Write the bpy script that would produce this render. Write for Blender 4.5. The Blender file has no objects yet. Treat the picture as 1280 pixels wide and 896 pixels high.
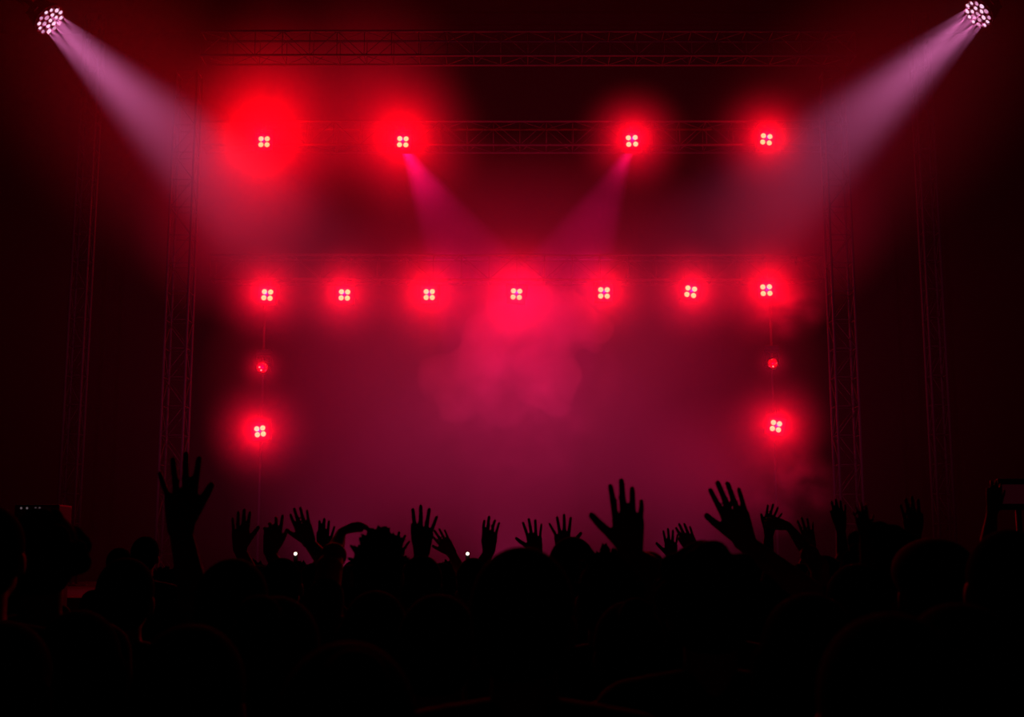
import bpy, bmesh, math, random
from mathutils import Vector, Matrix, Quaternion, noise

PI = math.pi
R = math.radians
S = bpy.context.scene
COL = S.collection
rnd = random.Random(7)

# ------------------------------------------------------------------ camera
F = 1600.0                       # focal length in pixels of the 1280 x 896 frame
CZ = 1.72                        # a camera held at head height in the crowd
PITCH = math.atan((700 - 448) / F)
cam_d = bpy.data.cameras.new('camera')
cam = bpy.data.objects.new('camera', cam_d)
COL.objects.link(cam)
cam.location = (0, 0, CZ)
cam.rotation_euler = (PI / 2 + PITCH, 0, 0)
cam_d.sensor_width = 36
cam_d.lens = F * 36 / 1280
cam_d.clip_start = 0.05
cam_d.clip_end = 200
cam_d.dof.use_dof = True
cam_d.dof.focus_distance = 20
cam_d.dof.aperture_fstop = 5.6
S.camera = cam


def at(px, py, Y):
    """world point on the plane y = Y seen at a pixel of the photograph"""
    a, b = (px - 640) / F, (448 - py) / F
    d = Vector((a, math.cos(PITCH) - b * math.sin(PITCH), math.sin(PITCH) + b * math.cos(PITCH)))
    t = Y / d.y
    return Vector((0, 0, CZ)) + d * t


# ------------------------------------------------------------------ materials
def mat(name, color, rough=0.6, metal=0.0, spec=0.3, bump=None, vary=None):
    m = bpy.data.materials.new(name)
    m.use_nodes = True
    nt = m.node_tree
    p = nt.nodes['Principled BSDF']
    p.inputs['Base Color'].default_value = (*color, 1)
    p.inputs['Roughness'].default_value = rough
    p.inputs['Metallic'].default_value = metal
    p.inputs['Specular IOR Level'].default_value = spec
    tc = nt.nodes.new('ShaderNodeTexCoord')
    if vary:
        n = nt.nodes.new('ShaderNodeTexNoise')
        n.inputs['Scale'].default_value = vary
        n.inputs['Detail'].default_value = 4
        nt.links.new(tc.outputs['Object'], n.inputs['Vector'])
        r = nt.nodes.new('ShaderNodeMix')
        r.data_type = 'RGBA'
        r.inputs['A'].default_value = (*[c * 0.7 for c in color], 1)
        r.inputs['B'].default_value = (*[min(1, c * 1.25) for c in color], 1)
        nt.links.new(n.outputs['Fac'], r.inputs['Factor'])
        nt.links.new(r.outputs['Result'], p.inputs['Base Color'])
    if bump:
        n = nt.nodes.new('ShaderNodeTexNoise')
        n.inputs['Scale'].default_value = bump[0]
        nt.links.new(tc.outputs['Object'], n.inputs['Vector'])
        b = nt.nodes.new('ShaderNodeBump')
        b.inputs['Strength'].default_value = bump[1]
        nt.links.new(n.outputs['Fac'], b.inputs['Height'])
        nt.links.new(b.outputs['Normal'], p.inputs['Normal'])
    return m


def glow(name, color, strength):
    m = bpy.data.materials.new(name)
    m.use_nodes = True
    nt = m.node_tree
    nt.nodes.clear()
    e = nt.nodes.new('ShaderNodeEmission')
    e.inputs['Color'].default_value = (*color, 1)
    e.inputs['Strength'].default_value = strength
    o = nt.nodes.new('ShaderNodeOutputMaterial')
    nt.links.new(e.outputs[0], o.inputs['Surface'])
    return m


M_floor = mat('hall_floor_concrete', (0.012, 0.011, 0.012), 0.8, vary=1.5)
M_wall = mat('black_painted_wall', (0.004, 0.004, 0.004), 0.95, spec=0.05, vary=0.8)
M_truss = mat('dark_truss_metal', (0.025, 0.023, 0.025), 0.7, 0.0, 0.1, vary=6)
M_house = mat('black_lamp_housing', (0.008, 0.008, 0.008), 0.6, vary=20)
M_drape = mat('black_stage_cloth', (0.008, 0.008, 0.008), 0.95, spec=0.05, bump=(30, 0.2))
M_deck = mat('black_stage_deck', (0.012, 0.012, 0.012), 0.7, vary=4)
M_cell = glow('lit_lamp_cell', (3.0, 0.95, 0.36), 1.0)
M_cell_b = glow('lit_lamp_cell_pale', (3.0, 0.88, 0.4), 1.0)
M_dim = glow('dim_red_filament', (0.5, 0.06, 0.06), 1.0)
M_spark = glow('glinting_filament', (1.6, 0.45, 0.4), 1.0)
M_redlens = mat('dim_red_lens', (0.25, 0.02, 0.03), 0.15, spec=0.6)
M_wash = glow('lit_wash_lens', (1.15, 0.72, 0.95), 1.0)
M_wash_soft = glow('lit_wash_lens_soft', (0.75, 0.32, 0.55), 1.0)
M_wash_rim = mat('wash_lens_rim', (0.3, 0.2, 0.27), 0.3, spec=0.5)
M_white = glow('small_white_lamp', (4.0, 3.4, 2.6), 1.0)
M_led = glow('tiny_indicator_lamp', (0.09, 0.06, 0.07), 1.0)
M_screen = glow('dim_red_screen', (0.0085, 0.0004, 0.0016), 1.0)


# ------------------------------------------------------------------ object helpers
def link(name, me, parent=None):
    o = bpy.data.objects.new(name, me)
    COL.objects.link(o)
    if parent:
        o.parent = parent
    return o


def obj(name, bm, material, parent=None, smooth=False):
    bmesh.ops.recalc_face_normals(bm, faces=bm.faces)
    me = bpy.data.meshes.new(name)
    bm.to_mesh(me)
    bm.free()
    if material:
        me.materials.append(material)
    if smooth:
        for p in me.polygons:
            p.use_smooth = True
    return link(name, me, parent)


def tag(o, label, cat, group=None, kind=None):
    o['label'] = label
    o['category'] = cat
    if group:
        o['group'] = group
    if kind:
        o['kind'] = kind
    return o


def thing(name, label, cat, loc=(0, 0, 0), rot=(0, 0, 0), group=None):
    o = bpy.data.objects.new(name, None)
    o.empty_display_size = 0.1
    COL.objects.link(o)
    o.location = loc
    o.rotation_euler = rot
    return tag(o, label, cat, group)


def structure(name, bm, m):
    o = obj(name, bm, m)
    o['kind'] = 'structure'
    return o


def box(bm, lo, hi, bevel=0.0):
    lo, hi = Vector(lo), Vector(hi)
    r = bmesh.ops.create_cube(bm, size=1, matrix=Matrix.Translation((lo + hi) / 2) @ Matrix.Diagonal((*(hi - lo), 1)))
    if bevel:
        vs = set(r['verts'])
        es = [e for e in bm.edges if e.verts[0] in vs and e.verts[1] in vs]
        bmesh.ops.bevel(bm, geom=es, offset=bevel, segments=2, affect='EDGES', profile=0.6)
    return bm


def bar(bm, a, b, r, seg=8, r2=None):
    a, b = Vector(a), Vector(b)
    d = b - a
    q = d.to_track_quat('Z', 'Y')
    m = Matrix.Translation((a + b) / 2) @ q.to_matrix().to_4x4()
    bmesh.ops.create_cone(bm, cap_ends=True, segments=seg, radius1=r, radius2=r if r2 is None else r2, depth=d.length, matrix=m)
    return bm


def disc(bm, c, nrm, r, thick, seg=16, r2=None):
    c, nrm = Vector(c), Vector(nrm).normalized()
    return bar(bm, c - nrm * thick / 2, c + nrm * thick / 2, r, seg, r2)


def NB():
    return bmesh.new()


# ------------------------------------------------------------------ the hall
XW, Y0, Y1, ZC = 14.0, -4.0, 31.0, 15.0
structure('floor', box(NB(), (-XW, Y0, -0.2), (XW, Y1, 0)), M_floor)
structure('ceiling', box(NB(), (-XW, Y0, ZC), (XW, Y1, ZC + 0.2)), M_wall)
structure('wall_back', box(NB(), (-XW - .2, Y1, -0.2), (XW + .2, Y1 + 0.2, ZC + .2)), M_wall)
structure('wall_left', box(NB(), (-XW - 0.2, Y0, -0.2), (-XW, Y1, ZC + .2)), M_wall)
structure('wall_right', box(NB(), (XW, Y0, -0.2), (XW + 0.2, Y1, ZC + .2)), M_wall)
structure('wall_front', box(NB(), (-XW - .2, Y0 - 0.2, -0.2), (XW + .2, Y0, ZC + .2)), M_wall)

# stage platform, behind the crowd
st = thing('stage_platform', 'low black stage platform behind the crowd', 'stage', (0, 21.5, 0))
obj('deck', box(NB(), (-9.5, -5.0, 1.12), (9.5, 7.5, 1.25), 0.01), M_deck, st)
bm = NB()
n = 190
for i in range(n):
    x0, x1 = -9.4 + 18.8 * i / n, -9.4 + 18.8 * (i + 1) / n
    y0, y1 = -4.9 + 0.03 * math.sin(i * 1.9), -4.9 + 0.03 * math.sin((i + 1) * 1.9)
    v = [bm.verts.new(p) for p in ((x0, y0, 0), (x1, y1, 0), (x1, y1, 1.12), (x0, y0, 1.12))]
    bm.faces.new(v)
bmesh.ops.solidify(bm, geom=bm.faces[:], thickness=0.01)
obj('front_skirt', bm, M_drape, st)
for sx in (-9.2, 0, 9.2):
    for y in (-4.5, 1.5, 7.2):
        obj('leg', bar(NB(), (sx, y, 0), (sx, y, 1.12), 0.04), M_truss, st)


# ------------------------------------------------------------------ trusses
def truss_parts(L, w, r=0.026, bay=0.55):
    """box truss along +X from 0 to L; section w x w, front bottom corner at the origin"""
    chords = []
    for y in (0, w):
        for z in (0, w):
            chords.append(bar(NB(), (0, y, z), (L, y, z), r))
    br = NB()
    nb = max(2, int(round(L / bay)))
    for i in range(nb + 1):
        x = L * i / nb
        for a, b in (((0, 0), (0, w)), ((w, 0), (w, w)), ((0, 0), (w, 0)), ((0, w), (w, w))):
            bar(br, (x, a[0], a[1]), (x, b[0], b[1]), r * 0.28, 6)
        if i < nb:
            x1 = L * (i + 1) / nb
            f = i % 2
            for y in (0, w):
                bar(br, (x, y, w * f), (x1, y, w * (1 - f)), r * 0.3, 6)
            for z in (0, w):
                bar(br, (x, w * f, z), (x1, w * (1 - f), z), r * 0.3, 6)
    return chords, br


def truss(name, label, loc, rot, L, w, group=None, cat='truss', plate=False):
    t = thing(name, label, cat, loc, rot, group)
    ch, br = truss_parts(L, w)
    for c in ch:
        obj('chord', c, M_truss, t, True)
    obj('lattice_bracing', br, M_truss, t, True)
    if plate:
        obj('base_plate', box(NB(), (-0.03, -0.15, -0.15), (0.0, w + 0.15, w + 0.15), 0.01), M_truss, t)
    return t


YT, YL = 24.0, 25.0
W = 0.5
TRUSSES = 'horizontal lighting trusses over the stage'
a = at(250, 69, YT); b = at(1070, 67, YT)
truss('lighting_truss', 'topmost dark horizontal truss above both rows of red lamps', a, (0, 0, 0), (b - a).x, W, TRUSSES)
a = at(250, 181, YL); b = at(1050, 181, YL)
truss('lighting_truss', 'dark horizontal truss carrying the upper row of four red lamps', a, (0, 0, 0), (b - a).x, W, TRUSSES)
a = at(262, 349, YL); b = at(1030, 349, YL)
truss('lighting_truss', 'dark horizontal truss carrying the middle row of seven red lamps', a, (0, 0, 0), (b - a).x, W, TRUSSES)

TW = 'truss towers beside the stage'
for px, Y, w, h, lab in ((212, 24.0, 0.42, 11.2, 'tall dark truss tower just left of the stage, nearer the red lamps'),
                         (1064, 24.0, 0.42, 11.2, 'tall dark truss tower just right of the stage, nearer the red lamps'),
                         (85, 24.0, 0.30, 12.4, 'tall thin dark truss tower at the far left, under the left wash light'),
                         (1181, 24.0, 0.30, 12.4, 'tall thin dark truss tower at the far right, under the right wash light')):
    p = at(px, 600, Y)
    tz = 1.25 if abs(p.x) < 9 else 0.0
    truss('truss_tower', lab, (p.x + w / 2, Y, tz + 0.03), (0, -PI / 2, 0), h - tz, w, TW, plate=True)


# ------------------------------------------------------------------ four-cell red stage lamps
def lamp_light(parent, loc, power, color):
    ld = bpy.data.lights.new('bulb', 'POINT')
    ld.energy = power
    ld.color = color
    ld.shadow_soft_size = 0.0
    lo = bpy.data.objects.new('bulb', ld)
    COL.objects.link(lo)
    lo.parent = parent
    lo.location = loc
    return lo


RED = (1.0, 0.0, 0.012)


def four_cell(label, pos, roll, power, pale, gap, group, hang):
    """2 x 2 lamp facing the audience (-Y); pos is the centre of its face"""
    t = thing('four_cell_stage_lamp', label, 'stage lamp', pos, (0, roll, 0), group)
    h = box(NB(), (-0.18, 0.02, -0.18), (0.18, 0.17, 0.18), 0.02)
    for i in range(5):                                     # cooling fins on the back
        box(h, (-0.14, 0.16, -0.13 + 0.06 * i), (0.14, 0.22, -0.11 + 0.06 * i))
    obj('housing', h, M_house, t)
    s = gap
    for sx in (-1, 1):
        for sz in (-1, 1):
            c = Vector((sx * s, 0, sz * s))
            bz = NB()
            m = Matrix.Translation(c + Vector((0, 0.012, 0))) @ Matrix.Rotation(PI / 2, 4, 'X')
            bmesh.ops.create_cone(bz, cap_ends=False, segments=18, radius1=0.05, radius2=s * 0.98, depth=0.03, matrix=m)
            bmesh.ops.solidify(bz, geom=bz.faces[:], thickness=0.004)
            rf = obj('reflector_rim', bz, M_house, t, True)
            g = NB()
            bmesh.ops.create_uvsphere(g, u_segments=16, v_segments=8, radius=0.052,
                                      matrix=Matrix.Translation(c + Vector((0, 0.004, 0))) @ Matrix.Diagonal((1, 0.22, 1, 1)))
            obj('lamp_cell', g, M_cell_b if pale else M_cell, rf, True)
    y = NB()
    for sx in (-1, 1):
        box(y, (sx * 0.2 - 0.012, 0.06, -0.04), (sx * 0.2 + 0.012, 0.12, hang - 0.03))
    box(y, (-0.21, 0.06, hang - 0.05), (0.21, 0.12, hang - 0.02))
    obj('yoke', y, M_house, t)
    c = NB()
    disc(c, (0, 0.09, hang + 0.03), (1, 0, 0), 0.06, 0.05)
    box(c, (-0.02, 0.06, hang - 0.03), (0.02, 0.12, hang + 0.02))
    obj('clamp', c, M_truss, t)
    lamp_light(t, (0, -0.12, 0), power, (1.0, 0.0, RED[2] * min(1.0, 110 / power)))
    return t


POS_UP = ['left end', 'second from the left', 'third from the left', 'right end']
UP = [(330, 177, 0, 5.0, 0, .062), (503.5, 177, 2, 2.6, 0, .064), (790, 176, -3, 1.2, 1, .069), (958, 174, 8, 1.25, 0, .066)]
MID = [(334, 368.5, 4, 0.9, 0, .062), (430.5, 368.5, 2, 0.85, 0, .062), (536.5, 368, 0, 1.25, 0, .06), (645.5, 367.5, 4, 1.6, 0, .062),
       (755, 366, 1, 1.0, 0, .064), (863.5, 364.5, 10, 0.9, 0, .066), (958, 362.5, -2, 1.25, 0, .066)]
SIDE = [(325, 539, -8, 0.95, 1, .058), (970, 532.5, 12, 0.95, 1, .06)]
LAMPS = []
KP = 1.0
for (px, py, ro, pw, pale, g), w in zip(UP, ('big glowing red four-cell lamp at the left end of the upper row',
                                             'red four-cell lamp, second from left in the upper row, a magenta beam below it',
                                             'red four-cell lamp, third from left in the upper row, a magenta beam below it',
                                             'red four-cell lamp at the right end of the upper row')):
    LAMPS.append((at(px, py, YL - 0.25), pw))
    four_cell(w, LAMPS[-1][0], R(ro), pw * 125, pale, g, 'upper row of red lamps', 0.30)
for (px, py, ro, pw, pale, g), w in zip(MID, ('first from the left', 'second from the left', 'third from the left',
                                              'fourth from the left, above the bright smoke cloud', 'fifth from the left',
                                              'sixth from the left', 'seventh from the left, at the right end')):
    LAMPS.append((at(px, py, YL - 0.25), pw))
    four_cell('red four-cell lamp in the middle row, ' + w, LAMPS[-1][0], R(ro), pw * 125, pale, g, 'middle row of red lamps', 0.24)
for (px, py, ro, pw, pale, g), w in zip(SIDE, ('low red four-cell lamp on the left upright pipe', 'low red four-cell lamp on the right upright pipe')):
    LAMPS.append((at(px, py, YL - 0.25), pw))
    four_cell(w, LAMPS[-1][0], R(ro), pw * 125, pale, g, 'lowest red lamps at the stage sides', 0.26)

# upright pipes at the two sides that carry the low lamps
for px, lab in ((326, 'thin dark upright pipe on the left carrying two red lamps'), (968, 'thin dark upright pipe on the right carrying two red lamps')):
    p = at(px, 500, YL)
    t = thing('upright_pipe', lab, 'pipe', (p.x, YL + 0.12, 1.25), group='upright lamp pipes')
    top = at(640, 352, YL).z
    obj('pipe', bar(NB(), (0, 0, 0.02), (0, 0, top - 1.25), 0.025, 12), M_truss, t, True)
    obj('base_plate', box(NB(), (-0.25, -0.25, 0), (0.25, 0.25, 0.02), 0.005), M_truss, t)


def round_head(label, pos, power, sparks, group):
    t = thing('moving_head_lamp', label, 'stage lamp', pos, (0, 0, 0), group)
    h = NB()
    prof = [(0.115, 0.0), (0.12, 0.03), (0.12, 0.14), (0.10, 0.24), (0.05, 0.30), (0.0, 0.31)]
    seg = 20
    rings = []
    for r, y in prof:
        rings.append([h.verts.new((r * math.cos(2 * PI * k / seg), y, r * math.sin(2 * PI * k / seg))) for k in range(seg)])
    for i in range(len(rings) - 1):
        for k in range(seg):
            h.faces.new((rings[i][k], rings[i][(k + 1) % seg], rings[i + 1][(k + 1) % seg], rings[i + 1][k]))
    bmesh.ops.remove_doubles(h, verts=h.verts, dist=1e-5)
    obj('head', h, M_house, t, True)
    l = NB()
    bmesh.ops.create_uvsphere(l, u_segments=20, v_segments=10, radius=0.105, matrix=Matrix.Translation((0, 0.02, 0)) @ Matrix.Diagonal((1, 0.25, 1, 1)))
    obj('lens', l, M_redlens, t, True)
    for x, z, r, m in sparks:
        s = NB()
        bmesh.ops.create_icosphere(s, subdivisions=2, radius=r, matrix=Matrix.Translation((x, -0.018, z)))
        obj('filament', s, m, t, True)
    y = NB()
    for sx in (-1, 1):
        box(y, (sx * 0.145 - 0.014, 0.07, -0.05), (sx * 0.145 + 0.014, 0.15, 0.26), 0.004)
    box(y, (-0.16, 0.07, 0.23), (0.16, 0.15, 0.27), 0.004)
    obj('yoke', y, M_house, t)
    obj('base', box(NB(), (-0.14, 0.02, 0.275), (0.14, 0.2, 0.36), 0.012), M_house, t)
    obj('clamp', disc(NB(), (0, 0.37, 0.31), (0, 0, 1), 0.05, 0.05), M_truss, t)
    lamp_light(t, (0, -0.12, 0), power, RED)
    return t


p1 = at(328, 459, YL - 0.25); p2 = at(966, 454, YL - 0.25)
round_head('dim round red lamp on the left upright pipe, two bright glints in it', p1, 18,
           [(-0.055, 0.0, .017, M_spark), (-0.02, -0.06, .018, M_spark), (0.06, 0.05, .012, M_dim), (0.08, 0.0, .01, M_dim), (0.02, 0.07, .009, M_dim)], 'dim round lamps on the upright pipes')
round_head('nearly dark round red lamp on the right upright pipe', p2, 5,
           [(0.0, -0.065, .015, M_spark), (0.075, 0.0, .014, M_dim), (-0.02, 0.075, .012, M_dim), (0.04, -0.02, .008, M_dim), (-0.07, 0.02, .007, M_dim)], 'dim round lamps on the upright pipes')

# ------------------------------------------------------------------ the two wash lights in the top corners
PINK = (1.0, 0.22, 0.62)


def wash(label, pos, d, power, spot):
    d = d.normalized()
    q = (-d).to_track_quat('Z', 'Y')           # local -Z is the way it shines
    t = thing('wash_light', label, 'wash light', pos, (0, 0, 0), 'wash lights in the top corners')
    t.rotation_mode = 'QUATERNION'
    t.rotation_quaternion = q
    h = NB()
    bar(h, (0, 0, 0.05), (0, 0, 0.34), 0.31, 24, 0.22)
    bar(h, (0, 0, 0.01), (0, 0, 0.06), 0.31, 24)
    for k in range(6):
        a = k * PI / 3
        box(h, (-0.02 + 0.2 * math.cos(a), -0.02 + 0.2 * math.sin(a), 0.3), (0.02 + 0.2 * math.cos(a), 0.02 + 0.2 * math.sin(a), 0.38))
    obj('head', h, M_house, t)
    pts = [(0, 0)] + [(0.125, k * PI / 3) for k in range(6)] + [(0.235, k * PI / 6 + 0.26) for k in range(12)]
    for k, (rr, aa) in enumerate(pts):
        x, y = rr * math.cos(aa), rr * math.sin(aa)
        rim = NB()
        bmesh.ops.create_cone(rim, cap_ends=False, segments=14, radius1=0.058, radius2=0.05, depth=0.035, matrix=Matrix.Translation((x, y, -0.008)))
        bmesh.ops.solidify(rim, geom=rim.faces[:], thickness=0.006)
        lr = obj('lens_rim', rim, M_wash_rim, t, True)
        g = NB()
        rl = 0.030 + 0.018 * rnd.random()
        x += rnd.uniform(-.012, .012)
        y += rnd.uniform(-.012, .012)
        bmesh.ops.create_icosphere(g, subdivisions=2, radius=rl, matrix=Matrix.Translation((x, y, -0.012)) @ Matrix.Diagonal((1, 1, 0.6, 1)))
        obj('lens', g, rnd.choice((M_wash, M_wash, M_wash_soft)), lr, True)
    y = NB()
    for sx in (-1, 1):
        box(y, (sx * 0.36 - 0.02, -0.05, 0.08), (sx * 0.36 + 0.02, 0.05, 0.62), 0.006)
    box(y, (-0.38, -0.05, 0.58), (0.38, 0.05, 0.63), 0.006)
    obj('yoke', y, M_house, t)
    obj('base', box(NB(), (-0.2, -0.15, 0.63), (0.2, 0.15, 0.78), 0.02), M_house, t)
    for k in range(9):
        aa = k * 2.4
        rr = 0.085 * math.sqrt(k)
        ld = bpy.data.lights.new('bulb', 'SPOT')
        ld.energy = power
        ld.color = PINK
        ld.spot_size = R(spot)
        ld.spot_blend = 0.75
        ld.shadow_soft_size = 0
        lo = bpy.data.objects.new('bulb', ld)
        COL.objects.link(lo)
        lo.parent = t
        lo.location = (rr * math.cos(aa), rr * math.sin(aa), -0.09)
    return t


YW = 22.0
wash('glittering pink-white wash light in the top left corner', at(62, 25, YW), Vector((0.72, -0.12, -0.69)), 345, 25)
wash('glittering pink-white wash light in the top right corner', at(1223, 17, YW), Vector((-0.73, -0.12, -0.66)), 345, 25)


# beam lights on the upper truss
def narrow_lamp(label, pos, target, power, spot):
    d = (target - pos).normalized()
    t = thing('spot_lamp', label, 'spot lamp', pos, (0, 0, 0), 'spot lamps on the upper truss')
    t.rotation_mode = 'QUATERNION'
    t.rotation_quaternion = (-d).to_track_quat('Z', 'Y')
    h = NB()
    bar(h, (0, 0, 0.0), (0, 0, 0.26), 0.16, 18, 0.10)
    obj('housing', h, M_house, t, True)
    y = NB()
    for sx in (-1, 1):
        box(y, (sx * 0.18 - 0.008, -0.02, 0.1), (sx * 0.18 + 0.008, 0.02, 0.40))
    box(y, (-0.18, -0.02, 0.38), (0.18, 0.02, 0.40))
    obj('yoke', y, M_house, t)
    for k in range(5):
        ld = bpy.data.lights.new('bulb', 'SPOT')
        ld.energy = power
        ld.color = (1.0, 0.005, 0.17)
        ld.spot_size = R(spot)
        ld.spot_blend = 0.22
        ld.shadow_soft_size = 0
        lo = bpy.data.objects.new('bulb', ld)
        COL.objects.link(lo)
        lo.parent = t
        lo.location = (0.06 * math.cos(k * 1.2566), 0.06 * math.sin(k * 1.2566), -0.03)


narrow_lamp('small magenta spot lamp behind the second upper red lamp', at(504, 183, YL + 0.85), at(584, 330, YL + 0.6), 400, 36)
narrow_lamp('small magenta spot lamp behind the third upper red lamp', at(790, 182, YL + 0.85), at(716, 330, YL + 0.6), 460, 34)

for px, w in ((430, 'left'), (640, 'middle'), (850, 'right')):  # added floods, unseen behind the crowd, that brighten the lower stage haze
    c = at(px, 700, 16.75)
    t = thing('haze_fill_flood', 'added magenta flood light, brightening the haze, on the stage front edge, hidden behind the crowd, %s one' % w, 'flood light', (c.x, 16.75, 1.25), group='added fill lights on the stage front edge')
    t.rotation_euler = (0, 0, R(-(px - 640) * 0.07))
    h = box(NB(), (-0.16, -0.1, 0.05), (0.16, 0.02, 0.24), 0.02)
    obj('housing', h, M_house, t)
    y = NB()
    for sx in (-1, 1):
        box(y, (sx * 0.18 - 0.01, -0.06, 0.0), (sx * 0.18 + 0.01, -0.02, 0.18))
    box(y, (-0.19, -0.1, 0), (0.19, 0.04, 0.02))
    obj('floor_bracket', y, M_house, t)
    ld = bpy.data.lights.new('bulb', 'SPOT')
    ld.energy = 2100
    ld.color = (1.0, 0.04, 0.24)
    ld.spot_size = R(78)
    ld.spot_blend = 1.0
    ld.shadow_soft_size = 0
    lo = bpy.data.objects.new('bulb', ld)
    COL.objects.link(lo)
    lo.parent = t
    lo.location = (0, 0.06, 0.15)
    lo.rotation_euler = (R(90 + 30), 0, 0)

# ------------------------------------------------------------------ small things low at the sides
for px, lab in ((369.5, 'tiny white lamp at the stage front, left of the tilted raised hand'), (584.5, 'tiny white lamp at the stage front, near the middle')):
    p = at(px, 692, 16.66)
    t = thing('footlight', lab, 'footlight', p, group='white lamps at the stage front')
    obj('housing', box(NB(), (-0.025, 0.0, 1.255 - p.z), (0.025, 0.05, 0.03), 0.006), M_house, t)
    g = NB()
    bmesh.ops.create_icosphere(g, subdivisions=2, radius=0.021, matrix=Matrix.Translation((0, -0.012, 0)))
    obj('bulb_glass', g, M_white, t, True)

p = at(38, 640, 15.2)
t = thing('equipment_rack', 'dark equipment rack with a row of four tiny lights at the far left', 'rack', (p.x, 15.4, 0))
obj('cabinet', box(NB(), (-0.27, 0.0, 0.06), (0.27, 0.45, p.z + 0.10), 0.02), M_house, t)
obj('front_panel', box(NB(), (-0.24, -0.012, 0.2), (0.24, -0.002, p.z + 0.08), 0.004), M_house, t)
for sx in (-0.2, 0.2):
    for y in (0.08, 0.37):
        obj('caster', disc(NB(), (sx, y, 0.035), (1, 0, 0), 0.035, 0.03), M_house, t)
for px in (26.5, 33.8, 44.5, 49.5):
    q = at(px, 635, 15.38)
    g = NB()
    bmesh.ops.create_icosphere(g, subdivisions=2, radius=0.014, matrix=Matrix.Translation(Vector((q.x - p.x, -0.02, q.z))))
    obj('indicator_light', g, M_led, t, True)

a = at(1247, 598, 13.0); b = at(1300, 637, 13.0)
t = thing('screen', 'dim red screen in a black frame at the right edge', 'screen', ((a.x + b.x) / 2, 13.0, 0))
hw = (b.x - a.x) / 2
obj('frame', box(NB(), (-hw, 0.0, b.z), (hw, 0.06, a.z), 0.01), M_house, t)
c0 = at(1252, 605.5, 13.0); c1 = at(1295, 629.5, 13.0)
obj('display', box(NB(), (c0.x - t.location.x, -0.006, c1.z), (c1.x - t.location.x, 0.002, c0.z)), M_screen, t)
obj('stand_pole', bar(NB(), (0, 0.04, 0.03), (0, 0.04, b.z), 0.03, 10), M_house, t, True)
obj('stand_foot', bar(NB(), (0, 0.04, 0), (0, 0.04, 0.03), 0.25, 20), M_house, t, True)


# ------------------------------------------------------------------ haze and smoke
def volume_mat(name, density, falloff=None, noise_=None, color=(1, 1, 1), g=0.0):
    m = bpy.data.materials.new(name)
    m.use_nodes = True
    nt = m.node_tree
    nt.nodes.clear()
    out = nt.nodes.new('ShaderNodeOutputMaterial')
    v = nt.nodes.new('ShaderNodeVolumeScatter')
    v.inputs['Color'].default_value = (*color, 1)
    v.inputs['Density'].default_value = density
    v.inputs['Anisotropy'].default_value = g
    nt.links.new(v.outputs[0], out.inputs['Volume'])
    if falloff:
        tc = nt.nodes.new('ShaderNodeTexCoord')
        ln = nt.nodes.new('ShaderNodeVectorMath'); ln.operation = 'LENGTH'
        nt.links.new(tc.outputs['Object'], ln.inputs[0])
        mr = nt.nodes.new('ShaderNodeMapRange')
        mr.inputs['From Min'].default_value = 0
        mr.inputs['From Max'].default_value = 1
        mr.inputs['To Min'].default_value = 1
        mr.inputs['To Max'].default_value = 0
        nt.links.new(ln.outputs['Value'], mr.inputs['Value'])
        pw = nt.nodes.new('ShaderNodeMath'); pw.operation = 'POWER'
        pw.inputs[1].default_value = falloff
        nt.links.new(mr.outputs[0], pw.inputs[0])
        mu = nt.nodes.new('ShaderNodeMath'); mu.operation = 'MULTIPLY'
        mu.inputs[1].default_value = density
        nt.links.new(pw.outputs[0], mu.inputs[0])
        last = mu
        if noise_:
            sc, lo, hi, seed = noise_
            nz = nt.nodes.new('ShaderNodeTexNoise')
            nz.noise_dimensions = '4D'
            nz.inputs['W'].default_value = seed
            nz.inputs['Scale'].default_value = sc
            nz.inputs['Detail'].default_value = 4
            nz.inputs['Roughness'].default_value = 0.5
            nz.inputs['Distortion'].default_value = 0.4
            nt.links.new(tc.outputs['Object'], nz.inputs['Vector'])
            m2 = nt.nodes.new('ShaderNodeMapRange')
            m2.interpolation_type = 'SMOOTHSTEP'
            m2.inputs['From Min'].default_value = lo
            m2.inputs['From Max'].default_value = hi
            nt.links.new(nz.outputs['Fac'], m2.inputs['Value'])
            m3 = nt.nodes.new('ShaderNodeMath'); m3.operation = 'MULTIPLY'
            nt.links.new(mu.outputs[0], m3.inputs[0])
            nt.links.new(m2.outputs[0], m3.inputs[1])
            last = m3
        nt.links.new(last.outputs[0], v.inputs['Density'])
    m.cycles.homogeneous_volume = falloff is None
    m.cycles.volume_sampling = 'EQUIANGULAR'
    return m


def haze_ball(label, c, radii, m, group):
    b = NB()
    bmesh.ops.create_icosphere(b, subdivisions=3, radius=1.0)
    o = obj('haze', b, m, None, True)
    o.location = c
    o.scale = radii
    tag(o, label, 'haze', group, 'stuff')
    return o


V_base = volume_mat('thin_hall_haze', 0.0022)
o = obj('haze', box(NB(), (-13.5, 11.5, 0.02), (13.5, 30.8, 14.8)), V_base)
tag(o, 'thin haze hanging in the whole hall behind the crowd', 'haze', None, 'stuff')
V_wide = volume_mat('wide_lamp_glow_haze', 0.3, 2.0)  # denser haze added round each lamp, standing in for lens glow
V_halo = volume_mat('lamp_glow_haze', 0.46, 2.2)
words = ['left end of the upper row', 'second upper lamp', 'third upper lamp', 'right end of the upper row'] + \
        ['%s lamp of the middle row' % w for w in ('first', 'second', 'third', 'fourth', 'fifth', 'sixth', 'seventh')] + ['low left lamp', 'low right lamp']
for (c, pw), w in zip(LAMPS, words):
    rr = 1.3 * pw ** 0.35 if pw < 2 else 1.35 * pw ** 0.4
    haze_ball('added haze ball for the lens glow around the ' + w, c + Vector((0, -0.05, 0)), (rr, rr, rr), V_halo if pw < 2 else V_wide, 'added glow haze around the red lamps')
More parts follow.
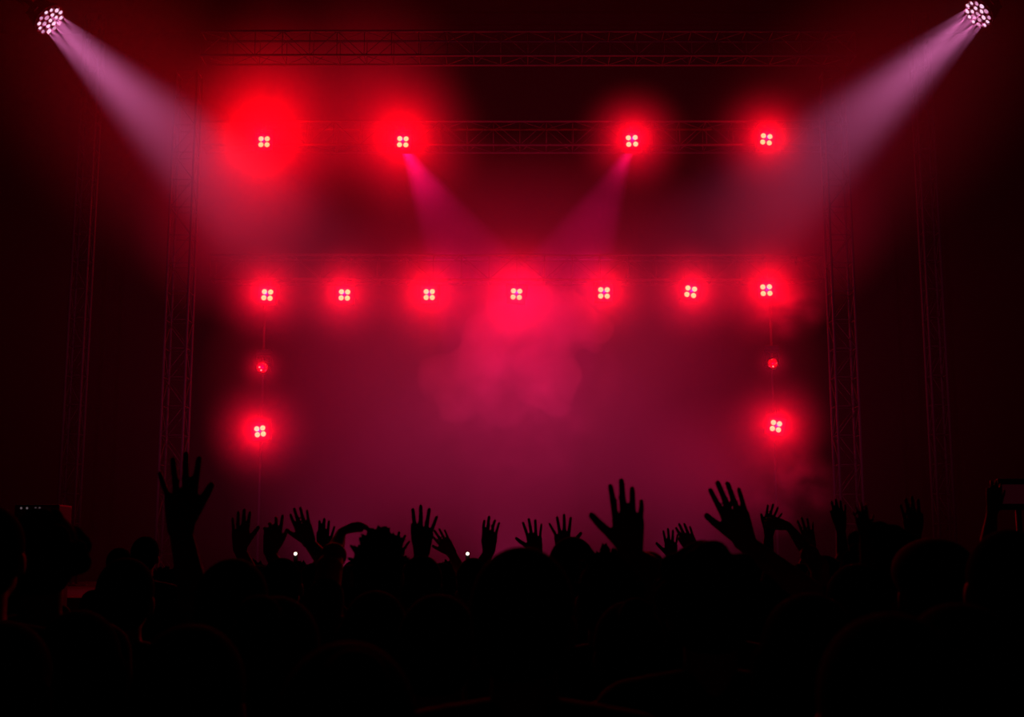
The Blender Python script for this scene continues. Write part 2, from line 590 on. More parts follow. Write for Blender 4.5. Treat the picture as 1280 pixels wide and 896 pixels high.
haze_ball('added haze ball for the faint red glow around the dim round lamp on the left pipe', p1, (.6, .6, .6), V_halo, 'added glow haze around the red lamps')
haze_ball('added haze ball for the faint red glow around the dim round lamp on the right pipe', p2, (.5, .5, .5), V_halo, 'added glow haze around the red lamps')


V_stage = volume_mat('stage_haze', 0.078, 0.8)
haze_ball('dusky red and purple haze filling the stage between the towers', at(645, 480, 24.6), (6.2, 3.6, 5.0), V_stage, 'drifting stage haze')
V_plume = volume_mat('soft_plume', 0.19, 1.6)
haze_ball('red haze plume rising above the left end of the upper row', at(335, 90, 24.9), (1.5, 1.2, 2.2), V_plume, 'drifting stage haze')
haze_ball('red haze drifting between the two left lamps of the upper row', at(455, 95, 24.9), (2.4, 1.3, 2.4), V_plume, 'drifting stage haze')
V_curl = volume_mat('curling_wisp', 0.4, 1.1, (2.0, 0.4, 0.65, 9.0))
haze_ball('faint haze wisp at the right end of the middle row', at(985, 385, 24.6), (0.9, 0.7, 0.7), V_curl, 'drifting stage haze')
haze_ball('faint haze wisp low on the right beside the right pipe', at(985, 610, 24.6), (1.1, 0.8, 1.0), V_curl, 'drifting stage haze')

V_side_fill = volume_mat('side_fill_haze', 0.12, 1.1)  # extra haze added to raise the red brightness at the stage sides
haze_ball('haze added to brighten the upper left of the stage below the left wash beam', at(285, 285, 24.6), (2.0, 1.6, 2.0), V_side_fill, 'drifting stage haze')
haze_ball('haze added to brighten the upper right of the stage below the right wash beam', at(1000, 280, 24.6), (2.0, 1.6, 2.0), V_side_fill, 'drifting stage haze')
haze_ball('haze added to brighten the low right of the stage below the low right lamp', at(905, 590, 24.5), (2.0, 1.5, 1.6), V_side_fill, 'drifting stage haze')
V_beam_fade = volume_mat('beam_fade_haze', 0.13, 1.6)  # added haze, stretched along each wash beam so the beam fades sooner
for label, c, d in (('haze added along the wash beam of the top left corner to shape its fade', at(62, 25, YW), Vector((0.72, -0.12, -0.69))),
                    ('haze added along the wash beam of the top right corner to shape its fade', at(1223, 17, YW), Vector((-0.73, -0.12, -0.66)))):
    d.normalize()
    o = haze_ball(label, c + d * 2.3, (2.7, 2.7, 6.6), V_beam_fade, 'added haze shaped to the wash beams')
    o.rotation_mode = 'QUATERNION'
    o.rotation_quaternion = d.to_track_quat('Z', 'Y')


def billow(name, label, blobs, dens, seed):
    """one cloud: overlapping puffs welded into one closed skin, roughened by noise"""
    b = NB()
    for px, py, Y, r in blobs:
        bmesh.ops.create_icosphere(b, subdivisions=3, radius=r, matrix=Matrix.Translation(at(px, py, Y)))
    me = bpy.data.meshes.new(name)
    b.to_mesh(me)
    b.free()
    tmp = bpy.data.objects.new(name + '_build', me)
    COL.objects.link(tmp)
    md = tmp.modifiers.new('weld', 'REMESH')
    md.mode = 'VOXEL'
    md.voxel_size = 0.05
    me2 = bpy.data.meshes.new_from_object(tmp.evaluated_get(bpy.context.evaluated_depsgraph_get()))
    bpy.data.objects.remove(tmp)
    b = NB()
    b.from_mesh(me2)
    b.normal_update()
    off = Vector((seed * 3.7, seed * 1.3, seed))
    mv = []
    for v in b.verts:
        p = v.co + off
        d = 0.30 * noise.noise(p * 1.1) + 0.20 * noise.noise(p * 2.4) + 0.09 * noise.noise(p * 5.0)
        mv.append(v.co + v.normal * d)
    for v, c in zip(b.verts, mv):
        v.co = c
    me3 = bpy.data.meshes.new(name)
    b.to_mesh(me3)
    b.free()
    tmp = bpy.data.objects.new(name + '_build', me3)
    COL.objects.link(tmp)
    md = tmp.modifiers.new('weld', 'REMESH')
    md.mode = 'VOXEL'
    md.voxel_size = 0.06
    sm = tmp.modifiers.new('soften', 'SMOOTH')
    sm.factor = 0.5
    sm.iterations = 4
    me4 = bpy.data.meshes.new_from_object(tmp.evaluated_get(bpy.context.evaluated_depsgraph_get()))
    bpy.data.objects.remove(tmp)
    b = NB()
    b.from_mesh(me4)
    left = set(b.verts)
    parts = []
    while left:                                   # keep only the main body of the cloud
        st_ = [left.pop()]
        isl = set(st_)
        while st_:
            v = st_.pop()
            for e in v.link_edges:
                u = e.other_vert(v)
                if u in left:
                    left.discard(u)
                    isl.add(u)
                    st_.append(u)
        parts.append(isl)
    parts.sort(key=len)
    for isl in parts[:-1]:
        bmesh.ops.delete(b, geom=list(isl), context='VERTS')
    o = obj(name, b, volume_mat(name + '_vapour', dens), None, True)
    return tag(o, label, 'smoke', None, 'stuff')


billow('smoke', 'billowing bright pink smoke cloud under the centre lamp of the middle row',
       [(640, 412, 24.5, .55), (602, 425, 24.5, .42), (692, 408, 24.6, .6), (552, 480, 24.4, .5), (610, 465, 24.4, .7),
        (680, 455, 24.5, .8), (732, 420, 24.6, .48), (568, 505, 24.3, .42), (640, 500, 24.3, .5)], 0.17, 2)
V_wisp = volume_mat('wispy_smoke', 0.45, 1.0, (2.3, 0.46, 0.6, 3.0))
haze_ball('wispy pink smoke drifting down from the centre lamp to the middle of the stage', at(640, 480, 24.5), (2.2, 1.1, 2.1), V_wisp, 'drifting stage haze')


# ------------------------------------------------------------------ the crowd
SKINS = [mat('skin_%s' % n, c, 0.6, spec=0.2) for n, c in (('light', (0.50, 0.32, 0.25)), ('tan', (0.38, 0.22, 0.15)), ('brown', (0.18, 0.09, 0.06)))]
HAIRS = [mat('hair_%s' % n, c, 0.95, spec=0.02, bump=(60, 0.3)) for n, c in (('black', (0.004, 0.0035, 0.0035)), ('dark_brown', (0.008, 0.005, 0.004)), ('brown', (0.016, 0.01, 0.007)))]
CLOTHS = [mat('cloth_%s' % n, c, 0.9, spec=0.1, bump=(40, 0.2)) for n, c in (('black', (0.008, 0.008, 0.009)), ('navy', (0.008, 0.01, 0.018)), ('grey', (0.02, 0.02, 0.021)), ('maroon', (0.02, 0.006, 0.008)))]
M_denim = mat('dark_denim', (0.018, 0.022, 0.035), 0.9, spec=0.1, bump=(120, 0.2))
M_shoe = mat('dark_shoe_leather', (0.015, 0.014, 0.014), 0.5)


class Pieces:
    """overlapping closed pieces of one body, kept as plain lists until they are welded"""
    def __init__(self):
        self.v, self.f = [], []

    def add(self, co, faces):
        k = len(self.v)
        self.v.extend(co)
        self.f.extend([tuple(i + k for i in q) for q in faces])


_SPH = {}


def sphere(seg):
    if seg not in _SPH:
        n = max(6, seg * 2 // 3)
        co = [Vector((0, 0, -1))]
        for j in range(1, n):
            t = -PI / 2 + PI * j / n
            co += [Vector((math.cos(t) * math.cos(2 * PI * k / seg), math.cos(t) * math.sin(2 * PI * k / seg), math.sin(t))) for k in range(seg)]
        co.append(Vector((0, 0, 1)))
        fs = [(0, 1 + (k + 1) % seg, 1 + k) for k in range(seg)]
        for j in range(n - 2):
            o = 1 + j * seg
            fs += [(o + k, o + (k + 1) % seg, o + seg + (k + 1) % seg, o + seg + k) for k in range(seg)]
        o, l = 1 + (n - 2) * seg, len(co) - 1
        fs += [(o + k, o + (k + 1) % seg, l) for k in range(seg)]
        _SPH[seg] = (co, fs)
    return _SPH[seg]


def ball(pc, c, rad, rot=None, seg=14):
    if isinstance(rad, (int, float)):
        rad = (rad,) * 3
    m = Matrix.Diagonal(rad)
    if rot is not None:
        m = rot @ m
    c = Vector(c)
    co, fs = sphere(seg)
    pc.add([m @ p + c for p in co], fs)


def cone(pc, a, b, ra, rb, seg=12):
    a, b = Vector(a), Vector(b)
    q = (b - a).to_track_quat('Z', 'Y')
    x, y = q @ Vector((1, 0, 0)), q @ Vector((0, 1, 0))
    co = []
    for p, r in ((a, ra), (b, rb)):
        co += [p + x * (r * math.cos(2 * PI * k / seg)) + y * (r * math.sin(2 * PI * k / seg)) for k in range(seg)]
    fs = [(k, (k + 1) % seg, seg + (k + 1) % seg, seg + k) for k in range(seg)]
    fs += [tuple(range(seg - 1, -1, -1)), tuple(range(seg, 2 * seg))]
    pc.add(co, fs)


def limb(pc, a, b, ra, rb, seg=12):
    a, b = Vector(a), Vector(b)
    ball(pc, a, ra, seg=seg)
    ball(pc, b, rb, seg=seg)
    if (b - a).length > 1e-4:
        cone(pc, a, b, ra, rb, seg)


PENDING = []


def melt(name, bm, voxel, smooth, material, parent):
    """weld overlapping closed pieces into one continuous skin (baked together in bake_all)"""
    me = bpy.data.meshes.new(name)
    me.from_pydata(bm.v, [], bm.f)
    o = link(name, me, parent)
    md = o.modifiers.new('weld', 'REMESH')
    md.mode = 'VOXEL'
    md.voxel_size = voxel
    if smooth:
        sm = o.modifiers.new('soften', 'SMOOTH')
        sm.factor = 0.5
        sm.iterations = smooth
    PENDING.append((o, material))
    return o


def bake_all():
    dg = bpy.context.evaluated_depsgraph_get()
    dg.update()
    done = [(o, m, bpy.data.meshes.new_from_object(o.evaluated_get(dg))) for o, m in PENDING]
    for o, m, me in done:
        old = o.data
        o.modifiers.clear()
        me.materials.clear()
        me.materials.append(m)
        me.polygons.foreach_set('use_smooth', [True] * len(me.polygons))
        o.data = me
        name = old.name
        bpy.data.meshes.remove(old)
        me.name = name


def hand(bm, Wp, u, v, n, L, fan, curl, thumb, tcurl):
    """five-fingered hand: u towards the fingertips, v towards the thumb, n where the palm faces"""
    def P(a, b, c=0.0):
        return Wp + u * (a * L) + v * (b * L) + n * (c * L)
    bases = [(0.52, 0.178), (0.545, 0.06), (0.525, -0.06), (0.48, -0.172)]
    lens = [0.44, 0.485, 0.45, 0.355]
    rads = [0.049, 0.051, 0.049, 0.043]
    for (a, b), r in zip(bases, rads):
        limb(bm, P(0.02, b * 0.6), P(a - 0.05, b * 0.95), 0.075 * L, 0.062 * L)
    limb(bm, P(0.25, 0.10), P(0.45, 0.0), 0.075 * L, 0.07 * L)
    limb(bm, P(0.25, -0.08), P(0.45, -0.06), 0.072 * L, 0.068 * L)
    for k in range(4):
        a, b = bases[k]
        p = P(a, b)
        ang = R(fan[k])
        d = (u * math.cos(ang) + v * math.sin(ang)).normalized()
        ax = d.cross(n).normalized()
        bend = 0.0
        r = rads[k] * L
        for j, (fr, cf) in enumerate(((0.45, 0.8), (0.30, 1.1), (0.25, 0.7))):
            bend += R(curl[k]) * cf
            dd = d * math.cos(bend) + n * math.sin(bend)
            q = p + dd * (lens[k] * L * fr)
            limb(bm, p, q, r * (1 - 0.04 * j), r * (0.97 - 0.05 * j), 10)
            p = q
    ta = R(thumb)
    p0, p1_ = P(0.10, 0.10), P(0.30, 0.155 + 0.0028 * thumb)
    limb(bm, p0, p1_, 0.085 * L, 0.068 * L)
    d = (u * math.cos(ta) + v * math.sin(ta)).normalized()
    p2_ = p1_ + (d * math.cos(R(tcurl)) + n * math.sin(R(tcurl))) * (0.19 * L)
    limb(bm, p1_, p2_, 0.066 * L, 0.06 * L)
    d2 = (u * math.cos(ta * 0.85) + v * math.sin(ta * 0.85)).normalized()
    p3_ = p2_ + (d2 * math.cos(R(tcurl * 1.6)) + n * math.sin(R(tcurl * 1.6))) * (0.15 * L)
    limb(bm, p2_, p3_, 0.06 * L, 0.05 * L)


def solve_elbow(Sh, Wr, hint, a=0.30, b=0.265):
    d = Wr - Sh
    D = d.length
    if D > a + b - 0.012:
        k = D / (a + b - 0.012)
        a, b, = a * k, b * k
    if D < abs(a - b) + 0.03:
        D = abs(a - b) + 0.03
    e = d.normalized()
    x = (a * a - b * b + D * D) / (2 * D)
    h = math.sqrt(max(1e-6, a * a - x * x))
    w = hint - Sh
    w = w - e * w.dot(e)
    if w.length < 1e-4:
        w = Vector((0, 0, -1))
    return Sh + e * x + w.normalized() * h


HN = [0]


def person(label, hx, hy, Y, hair='short', hands=(), voxel=None, group=None, build=1.0, tone=None, lean=0.0, base=None):
    """hx, hy: the pixel of the crown of the head; Y: its distance; hands: list of dicts"""
    HN[0] += 1
    i = HN[0]
    rr = random.Random(100 + i)
    top = at(hx, hy, Y)
    H = min(2.0, max(1.5, top.z))
    s = (H - 0.02) / 1.72
    t = thing('person', label, 'person', (top.x, Y, 0), (0, 0, 0), group)
    O = Vector((top.x, Y, 0))
    sk = SKINS[(i * 7 + 1) % 3 if tone is None else tone]
    ha = HAIRS[(i * 5) % 3 if i % 4 else 0]
    cl = CLOTHS[(i * 3) % 4]
    turn = Matrix.Rotation(R(rr.uniform(-14, 14)), 3, 'Z') @ Matrix.Rotation(R(rr.uniform(-4, 8)), 3, 'X') @ Matrix.Rotation(R(rr.uniform(-5, 5) + lean), 3, 'Y')
    b = Pieces()
    w = build

    def T(x, y, z):
        return Vector((x * w, y * w, z * s))
    # trunk
    def trunk(bm, g):
        ball(bm, T(0, 0, 1.27), (0.165 * w + g, 0.105 * w + g, 0.20 * s + g))
        ball(bm, T(0, 0.0, 1.06), (0.138 * w + g, 0.095 * w + g, 0.17 * s + g))
        ball(bm, T(0, -0.005, 0.94), (0.16 * w + g, 0.11 * w + g, 0.12 * s + g))
        for sx in (-1, 1):
            limb(bm, T(sx * 0.05, -0.01, 1.43), T(sx * 0.165, 0, 1.405), 0.055 * w + g, 0.058 * w + g)
            limb(bm, T(sx * 0.09, 0.0, 1.34), T(sx * 0.12, 0.0, 1.15), 0.08 * w + g, 0.06 * w + g)
            ball(bm, T(sx * 0.085, -0.065, 1.30), (0.07 * w + g, 0.04 * w + g, 0.09 * s + g))

    def legs(bm, g, ankle=0.08):
        for sx in (-1, 1):
            limb(bm, T(sx * 0.085, 0, 0.90), T(sx * 0.095, 0.015, 0.50), 0.085 * w + g, 0.055 * w + g)
            limb(bm, T(sx * 0.095, 0.015, 0.50), T(sx * 0.10, -0.015, ankle), 0.055 * w + g, 0.036 * w + g)
            ball(bm, T(sx * 0.096, -0.02, 0.36), (0.052 * w + g, 0.055 * w + g, 0.12 * s))
    trunk(b, 0)
    legs(b, 0)
    for sx in (-1, 1):
        limb(b, T(sx * 0.10, -0.02, 0.05), T(sx * 0.115, 0.14, 0.03), 0.036, 0.027)
    # neck and head
    hc = Vector((0, 0.012, H - 0.118))
    limb(b, T(0, -0.01, 1.44), hc + Vector((0, -0.012, -0.07)), 0.058 * w, 0.054)

    def hp(x, y, z):
        return hc + turn @ Vector((x, y, z))
    ball(b, hp(0, -0.008, 0.012), (0.076, 0.094, 0.098), turn)
    ball(b, hp(0, 0.028, -0.055), (0.058, 0.064, 0.062), turn)
    ball(b, hp(0, 0.066, -0.098), (0.026, 0.022, 0.018), turn)          # chin
    limb(b, hp(0, 0.090, 0.0), hp(0, 0.108, -0.036), 0.009, 0.014, 8)   # nose
    for sx in (-1, 1):
        ball(b, hp(sx * 0.079, -0.002, -0.022), (0.012, 0.02, 0.032), turn, 10)   # ears
        ball(b, hp(sx * 0.032, 0.076, -0.002), (0.015, 0.012, 0.010), turn, 8)    # eyes
        limb(b, hp(sx * 0.016, 0.088, 0.018), hp(sx * 0.05, 0.074, 0.02), 0.008, 0.006, 6)   # brows
    limb(b, hp(-0.02, 0.087, -0.062), hp(0.02, 0.087, -0.062), 0.008, 0.008, 8)   # lips
    # arms
    used = set()
    sleeves = []
    maxL = 0
    for hd in hands:
        side = hd['side']                        # +1: the person's right hand (thumb points left from behind)
        used.add(side)
        Yh = hd['Y']
        Wp = at(hd['w'][0], hd['w'][1], Yh) - O
        ang = R(hd.get('dir', 0))
        tilt = R(hd.get('tilt', 8))              # fingertips towards the stage
        u = Vector((math.sin(ang) * math.cos(tilt), math.sin(tilt), math.cos(ang) * math.cos(tilt)))
        n = Vector((0, 1, 0)) - u * u.y
        n.normalize()
        v = u.cross(n) if side > 0 else n.cross(u)
        if v.x * side > 0 and abs(ang) < 1.2:
            v = -v
        q = Quaternion(u, R(hd.get('yaw', 0)))
        n = q @ n
        v = q @ v
        L = hd['L'] * Yh / F
        maxL = max(maxL, L)
        hand(b, Wp, u, v, n, L, hd.get('fan', (9, 2, -6, -16)), hd.get('curl', (8, 6, 8, 12)), hd.get('thumb', 38), hd.get('tcurl', 12))
        Sh = T(side * 0.175, 0.0, 1.40)
        if 'e' in hd:
            hint = at(hd['e'][0], hd['e'][1], Y + 0.06) - O
        else:
            hint = Vector((Wp.x + side * 0.05, 0.1, Sh.z - 0.1))
        E = solve_elbow(Sh, Wp, hint)
        fw = 0.30 * L if L < 0.2 else 0.058
        fv = v - (E - Wp).normalized() * v.dot((E - Wp).normalized())
        fv.normalize()
        for k in (-1, 1):
            limb(b, Wp + fv * (k * 0.065 * L), E + fv * (k * 0.008), 0.085 * L, 0.038 * w)
        mid = Wp.lerp(E, 0.68)
        ball(b, mid, 0.045 * w)
        limb(b, E, Sh, 0.042 * w, 0.056 * w)
        sleeves.append((Sh, Sh.lerp(E, 0.62)))
    for side in (-1, 1):
        if side in used:
            continue
        Sh = T(side * 0.175, 0, 1.40)
        E = T(side * 0.215, -0.03, 1.12)
        Wp = T(side * 0.20, 0.10, 0.90)
        limb(b, Sh, E, 0.054 * w, 0.042 * w)
        limb(b, E, Wp, 0.042 * w, 0.028 * w)
        u = (Wp - E).normalized()
        n = Vector((-side, 0, 0))
        n = (n - u * u.dot(n)).normalized()
        v = Vector((0, 1, 0))
        v = (v - u * v.dot(u) - n * v.dot(n)).normalized()
        hand(b, Wp, u, v, n, 0.185 * s, (5, 1, -3, -8), (18, 20, 22, 25), 30, 15)
        sleeves.append((Sh, Sh.lerp(E, 0.62)))
    vx = voxel or (0.0046 if hands else 0.012)
    melt('body', b, vx, 2 if hands else 1, sk, t)
    # clothes
    c = Pieces()
    trunk(c, 0.013)
    for p, q in sleeves:
        limb(c, p, q, 0.07 * w, 0.062 * w)
    melt('shirt', c, 0.016, 2, cl, t)
    c = Pieces()
    legs(c, 0.014, 0.10)
    ball(c, T(0, -0.005, 0.93), (0.168 * w, 0.118 * w, 0.10 * s))
    melt('trousers', c, 0.018, 2, M_denim, t)
    for sx in (-1, 1):
        c = Pieces()
        limb(c, T(sx * 0.10, -0.03, 0.056), T(sx * 0.115, 0.15, 0.045), 0.054, 0.042)
        limb(c, (sx * 0.104 * w, -0.05, 0.022), (sx * 0.114 * w, 0.15, 0.022), 0.022, 0.022)
        melt('shoe', c, 0.012, 1, M_shoe, t)
    # hair
    c = Pieces()
    rot = turn
    if hair == 'cap':
        ball(c, hp(0, -0.012, 0.03), (0.092, 0.108, 0.088), rot, 20)
        ball(c, hp(0, -0.03, -0.02), (0.082, 0.085, 0.07), rot, 16)
        melt('hair', c, 0.012, 2, ha, t)
        c = Pieces()
        ball(c, hp(0, -0.005, 0.045), (0.098, 0.115, 0.078), rot, 20)
        ball(c, hp(0, 0.10, 0.02), (0.08, 0.09, 0.012), rot, 16)
        melt('cap', c, 0.01, 2, cl, t)
    else:
        ball(c, hp(0, -0.014, 0.022), (0.086, 0.098, 0.098), rot, 22)
        ball(c, hp(0, -0.036, -0.03), (0.08, 0.07, 0.075), rot, 16)
        if hair == 'spiky':
            r2 = random.Random(i)
            for k in range(70):
                a, e = r2.uniform(0, 2 * PI), r2.uniform(0.05, 1.45)
                d = Vector((math.cos(a) * math.cos(e), math.sin(a) * math.cos(e), math.sin(e)))
                o = Vector((0, -0.014, 0.024)) + Vector((d.x * 0.078, d.y * 0.088, d.z * 0.09))
                tip = o + (d + Vector((r2.uniform(-.35, .35), r2.uniform(-.3, .3), 0.35))).normalized() * r2.uniform(0.03, 0.05)
                cone(c, hp(*o), hp(*tip), 0.013, 0.004, 6)
            melt('hair', c, 0.006, 1, ha, t)
        elif hair == 'long':
            for k in range(11):
                a = PI + PI * k / 10 if True else 0
                x, y = 0.078 * math.cos(a), 0.06 * math.sin(a) - 0.025
                limb(c, hp(x, y, 0.0), hc + Vector((x * 1.25, y * 1.1 - 0.03, -0.27 - 0.03 * math.sin(k * 2.1))), 0.03, 0.022, 8)
            melt('hair', c, 0.011, 3, ha, t)
        elif hair == 'bushy':
            r2 = random.Random(i)
            for k in range(46):
                a, e = r2.uniform(0, 2 * PI), r2.uniform(-0.6, 1.5)
                d = Vector((math.cos(a) * math.cos(e), math.sin(a) * math.cos(e) - .1, math.sin(e)))
                if d.y > 0.45 and d.z < 0.5:
                    continue
                ball(c, hp(d.x * 0.095, d.y * 0.1 - 0.015, d.z * 0.09 + 0.015), r2.uniform(0.02, 0.036), seg=8)
            melt('hair', c, 0.009, 2, ha, t)
        elif hair == 'bun':
            ball(c, hp(0, -0.10, 0.085), 0.042)
            melt('hair', c, 0.011, 2, ha, t)
        else:
            melt('hair', c, 0.011, 2, ha, t)
    return t


def H(w, d, L, side, Y, **k):
    return dict(w=w, dir=d, L=L, side=side, Y=Y, **k)


TOG = (4, 1, -3, -8)
WIDE = (9, 1, -8, -20)
# --- people whose raised hands stand against the stage light, from left to right
person('person raising the large open left hand at the left, fingers fanned, thumb out right', 290, 698, 3.05, 'short',
       [H((226, 664), -4, 96, -1, 3.25, fan=(6, -1, -8, -22), curl=(4, 3, 5, 8), thumb=27, e=(205, 860))])
person('person with both hands up beside a tiny white lamp, one flat, one tilted', 354, 697, 5.5, 'short',
       [H((338, 692), 3, 51, -1, 5.8, fan=(4, 4, 2, 0), curl=(5, 22, 34, 40), thumb=24, yaw=20, e=(322, 770)),
        H((387, 679), -24, 49, 1, 5.8, fan=(4, 0, -5, -10), curl=(14, 10, 8, 8), thumb=34, e=(416, 740))])
person('person with one flat hand straight up, fingers together, right of the large left hand', 322, 706, 6.05, 'long',
       [H((300, 688), -2, 50, -1, 6.3, fan=TOG, curl=(6, 5, 6, 8), thumb=34, e=(296, 780))])
person('person raising a small slim hand between a tilted hand and a drooping hand', 392, 703, 7.2, 'short',
       [H((405, 692), 2, 42, 1, 7.4, fan=(3, 1, -2, -12), curl=(5, 4, 5, 8), thumb=8, yaw=10, e=(412, 740))])
person('person with tousled hair and an arm crooked overhead, hand drooping to the right', 472, 671, 4.3, 'spiky',
       [H((427, 664), 68, 38, -1, 4.7, fan=(4, 1, -2, -5), curl=(26, 26, 24, 22), thumb=14, tilt=10, yaw=-50, e=(404, 740))], build=1.05)
person('person raising a small half-curled hand, just left of the tall hand with spread fingers', 484, 705, 7.0, 'bun',
       [H((494, 706), 8, 42, 1, 7.2, fan=(8, 0, -10, -22), curl=(16, 14, 16, 18), thumb=36, e=(502, 760))])
person('person raising a tall right hand with five spread upright fingers, left of centre', 527, 694, 5.3, 'short',
       [H((527, 692), 3, 58, 1, 5.45, fan=(11, 4, -4, -15), curl=(5, 4, 5, 7), thumb=10, e=(545, 790))])
person('person with a small hand tilted left, forearm sloping down right, beside a tall spread hand', 552, 703, 7.4, 'long',
       [H((565, 692), -34, 37, 1, 7.5, fan=(8, 2, -4, -9), curl=(12, 10, 10, 10), thumb=30, e=(584, 752))])
person('person raising a loosely cupped hand, near the centre, left of the biggest head', 592, 697, 6.6, 'short',
       [H((611, 690), 3, 45, 1, 6.7, fan=(7, 3, -2, -9), curl=(18, 12, 18, 8), thumb=6, tcurl=30, yaw=-12, e=(606, 770))])
person('person raising a spread right hand half hidden behind the biggest head', 650, 703, 7.2, 'short',
       [H((671, 692), -9, 43, 1, 7.4, fan=(9, 1, -7, -16), curl=(4, 3, 4, 5), thumb=46, e=(676, 770))])
person('person raising a wide spread left hand behind a round head at the centre', 716, 700, 6.2, 'short',
       [H((703, 691), 0, 46, -1, 6.6, fan=(8, 0, -9, -28), curl=(4, 3, 4, 5), thumb=46, e=(700, 770))])
person('person raising the large open right hand right of centre, thumb stretched far to the left', 758, 696, 3.75, 'spiky',
       [H((788, 692), -2, 90, 1, 3.45, fan=(5, 0, -5, -9), curl=(4, 3, 14, 22), thumb=44, tcurl=4, e=(842, 800))])
person('person raising a small spread hand right of the large open right hand', 826, 703, 8.4, 'short',
       [H((840, 698), -2, 36, 1, 8.7, fan=(6, 0, -6, -14), curl=(5, 4, 5, 6), thumb=42, e=(848, 744))])
person('person with a small hand tilted left, fingers closed, left of the large slanting hand', 858, 702, 7.6, 'short',
       [H((868, 692), -21, 40, 1, 7.8, fan=(3, 1, -3, -6), curl=(8, 6, 6, 6), thumb=12, e=(882, 745))])
person('person raising the large slanting right hand, fingers together, forearm sloping right', 905, 703, 4.1, 'short',
       [H((932, 679), -18, 80, 1, 4.25, fan=(5, 1, -2, -6), curl=(4, 3, 4, 5), thumb=32, tcurl=4, e=(1000, 800))])
person('person holding up a small spread hand leaning right, right of the large slanting hand', 948, 704, 7.3, 'short',
       [H((961, 667), 12, 37, 1, 7.5, fan=(-2, -8, -16, -30), curl=(6, 5, 6, 7), thumb=22, e=(956, 740))])
person('person with a crooked arm and bent wrist beside a small hand leaning right', 975, 700, 5.8, 'long',
       [H((986, 658), -72, 32, 1, 5.95, fan=TOG, curl=(20, 20, 20, 20), thumb=12, e=(1010, 730))])
person('person raising a small hand, fingers tilted left, at the right rim of the haze', 1002, 704, 8.1, 'short',
       [H((1014, 684), -10, 37, 1, 8.3, fan=(6, 0, -7, -16), curl=(6, 5, 6, 8), thumb=36, e=(1020, 745))])
person('person raising a dim closed hand with a lit left arm edge, right of the haze', 1044, 702, 7.3, 'bushy',
       [H((1051, 662), 0, 38, 1, 7.5, fan=TOG, curl=(8, 8, 8, 8), thumb=12, e=(1056, 740))])
person('tall person with a dark round head behind a spread hand at the right', 1098, 659, 3.8, 'bushy')
person('person raising a spread hand with lit finger edges in front of a dark round head', 1072, 704, 3.5, 'short',
       [H((1080, 668), -3, 40, -1, 3.6, fan=(8, 1, -8, -16), curl=(8, 6, 8, 10), thumb=30, e=(1074, 830))])
person('person raising a dim flat hand, fingers together, above a wide cap', 1150, 704, 5.4, 'short',
       [H((1142, 674), 0, 52, -1, 5.6, fan=TOG, curl=(4, 4, 4, 5), thumb=14, e=(1140, 760))])
person('person reaching an arm up at the right edge beside the dim red screen', 1195, 704, 4.7, 'short',
       [H((1240, 640), 22, 44, 1, 4.9, fan=TOG, curl=(16, 16, 16, 16), thumb=14, e=(1222, 760))])
person('person with arms down, just below the large open right hand right of centre', 806, 712, 5.6, 'short')
# --- heads that stand out
person('tall person with a wide dark head at the left edge, below the tiny equipment lights', 58, 642, 3.45, 'bushy')
person('tall person cut by the left edge of the picture', -14, 630, 3.0, 'short')
person('person with the biggest, nearest dark head at the centre', 655, 683, 2.15, 'short', build=1.05, voxel=0.008)
person('person with a round dark head just behind the biggest head', 714, 671, 4.7, 'short')
person('person with a broad bushy head right of centre, in front of the large slanting hand', 884, 684, 2.7, 'bushy', voxel=0.008)
person('person with a small rim-lit round head at the right, below small raised hands', 1030, 694, 6.5, 'short')
person('person in a wide cap at the right, below a dim flat hand', 1168, 674, 3.05, 'cap')
person('person with a large round head at the right edge, left side rim-lit', 1258, 662, 2.65, 'short', tone=0)
person('person with a dark head low at the left, in front of the large left hand', 158, 697, 3.9, 'short')
person('person with a small distant head at the left, nearest the large left hand', 182, 670, 8.0, 'short', tone=0)
person('person with a small distant head at the left, lower and further left than another', 150, 684, 8.6, 'short', tone=0)
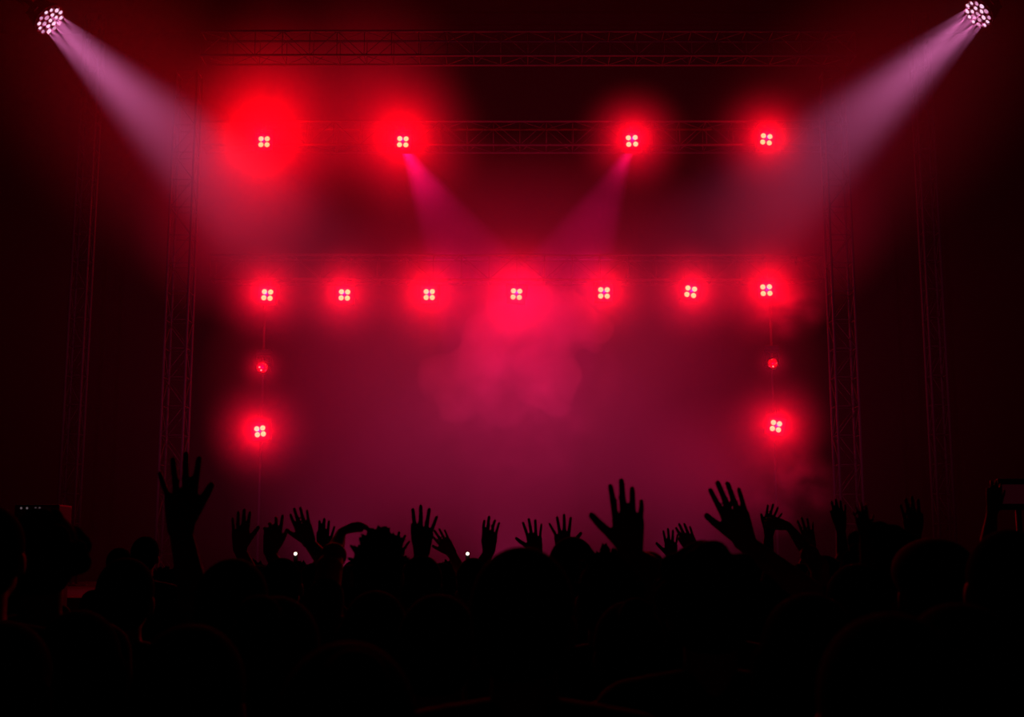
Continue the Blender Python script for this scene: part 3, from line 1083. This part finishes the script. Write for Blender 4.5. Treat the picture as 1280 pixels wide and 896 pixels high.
# --- people lost in the black of the foreground
for k, (x, y, Yp, hr) in enumerate(((100, 762, 2.7, 'long'), (345, 745, 2.45, 'bun'), (470, 738, 3.45, 'long'), (550, 742, 2.85, 'short'),
                                    (786, 752, 3.1, 'bun'), (1010, 742, 2.25, 'long'), (1110, 765, 1.5, 'short'), (1196, 752, 1.88, 'long'),
                                    (238, 780, 2.0, 'short'), (430, 800, 1.6, 'bun'), (5, 775, 2.3, 'long'))):
    person('person standing with arms down, lost in the black foreground of the crowd', x, y, Yp, hr, (), None, 'people in the black foreground')
# --- rows between, standing close behind one another
k = 0
for Yp, x0, x1, step in ((4.4, -20, 1300, 190), (6.3, -10, 1300, 132), (7.7, 40, 1290, 118), (9.0, 20, 1280, 96), (9.9, 0, 1300, 88)):
    x = x0 + 30
    while x < x1:
        k += 1
        px = x + rnd.uniform(-14, 14)
        py = 704 + rnd.uniform(-6, 10)
        X = at(px, py, Yp).x
        clash = False
        for o in COL.objects:
            if o.parent is None and o.name.startswith('person') and abs(o.location.y - Yp) < 0.38 and abs(o.location.x - X) < 0.56:
                clash = True
                break
        if not clash:
            person('person standing with arms down in the dim rows behind the foreground', px, py, Yp + rnd.uniform(-.05, .05),
                   rnd.choice(('short', 'short', 'long', 'bun', 'spiky')), (), None, 'people in the dim middle rows')
        x += step

bake_all()

# ------------------------------------------------------------------ world and render look
w = bpy.data.worlds.new('dark_hall')
w.use_nodes = True
w.node_tree.nodes['Background'].inputs['Color'].default_value = (0, 0, 0, 1)
S.world = w
S.view_settings.view_transform = 'Standard'
S.view_settings.look = 'None'
S.view_settings.exposure = 0.0
S.view_settings.gamma = 1.0
S.view_settings.use_curve_mapping = False
cy = S.cycles
cy.max_bounces = 4
cy.diffuse_bounces = 1
cy.glossy_bounces = 1
cy.transmission_bounces = 1
cy.volume_bounces = 0
cy.transparent_max_bounces = 16
cy.volume_step_rate = 1.6
cy.volume_max_steps = 256
cy.use_denoising = True
cy.denoiser = 'OPENIMAGEDENOISE'
cy.use_adaptive_sampling = False
cy.sample_clamp_indirect = 3
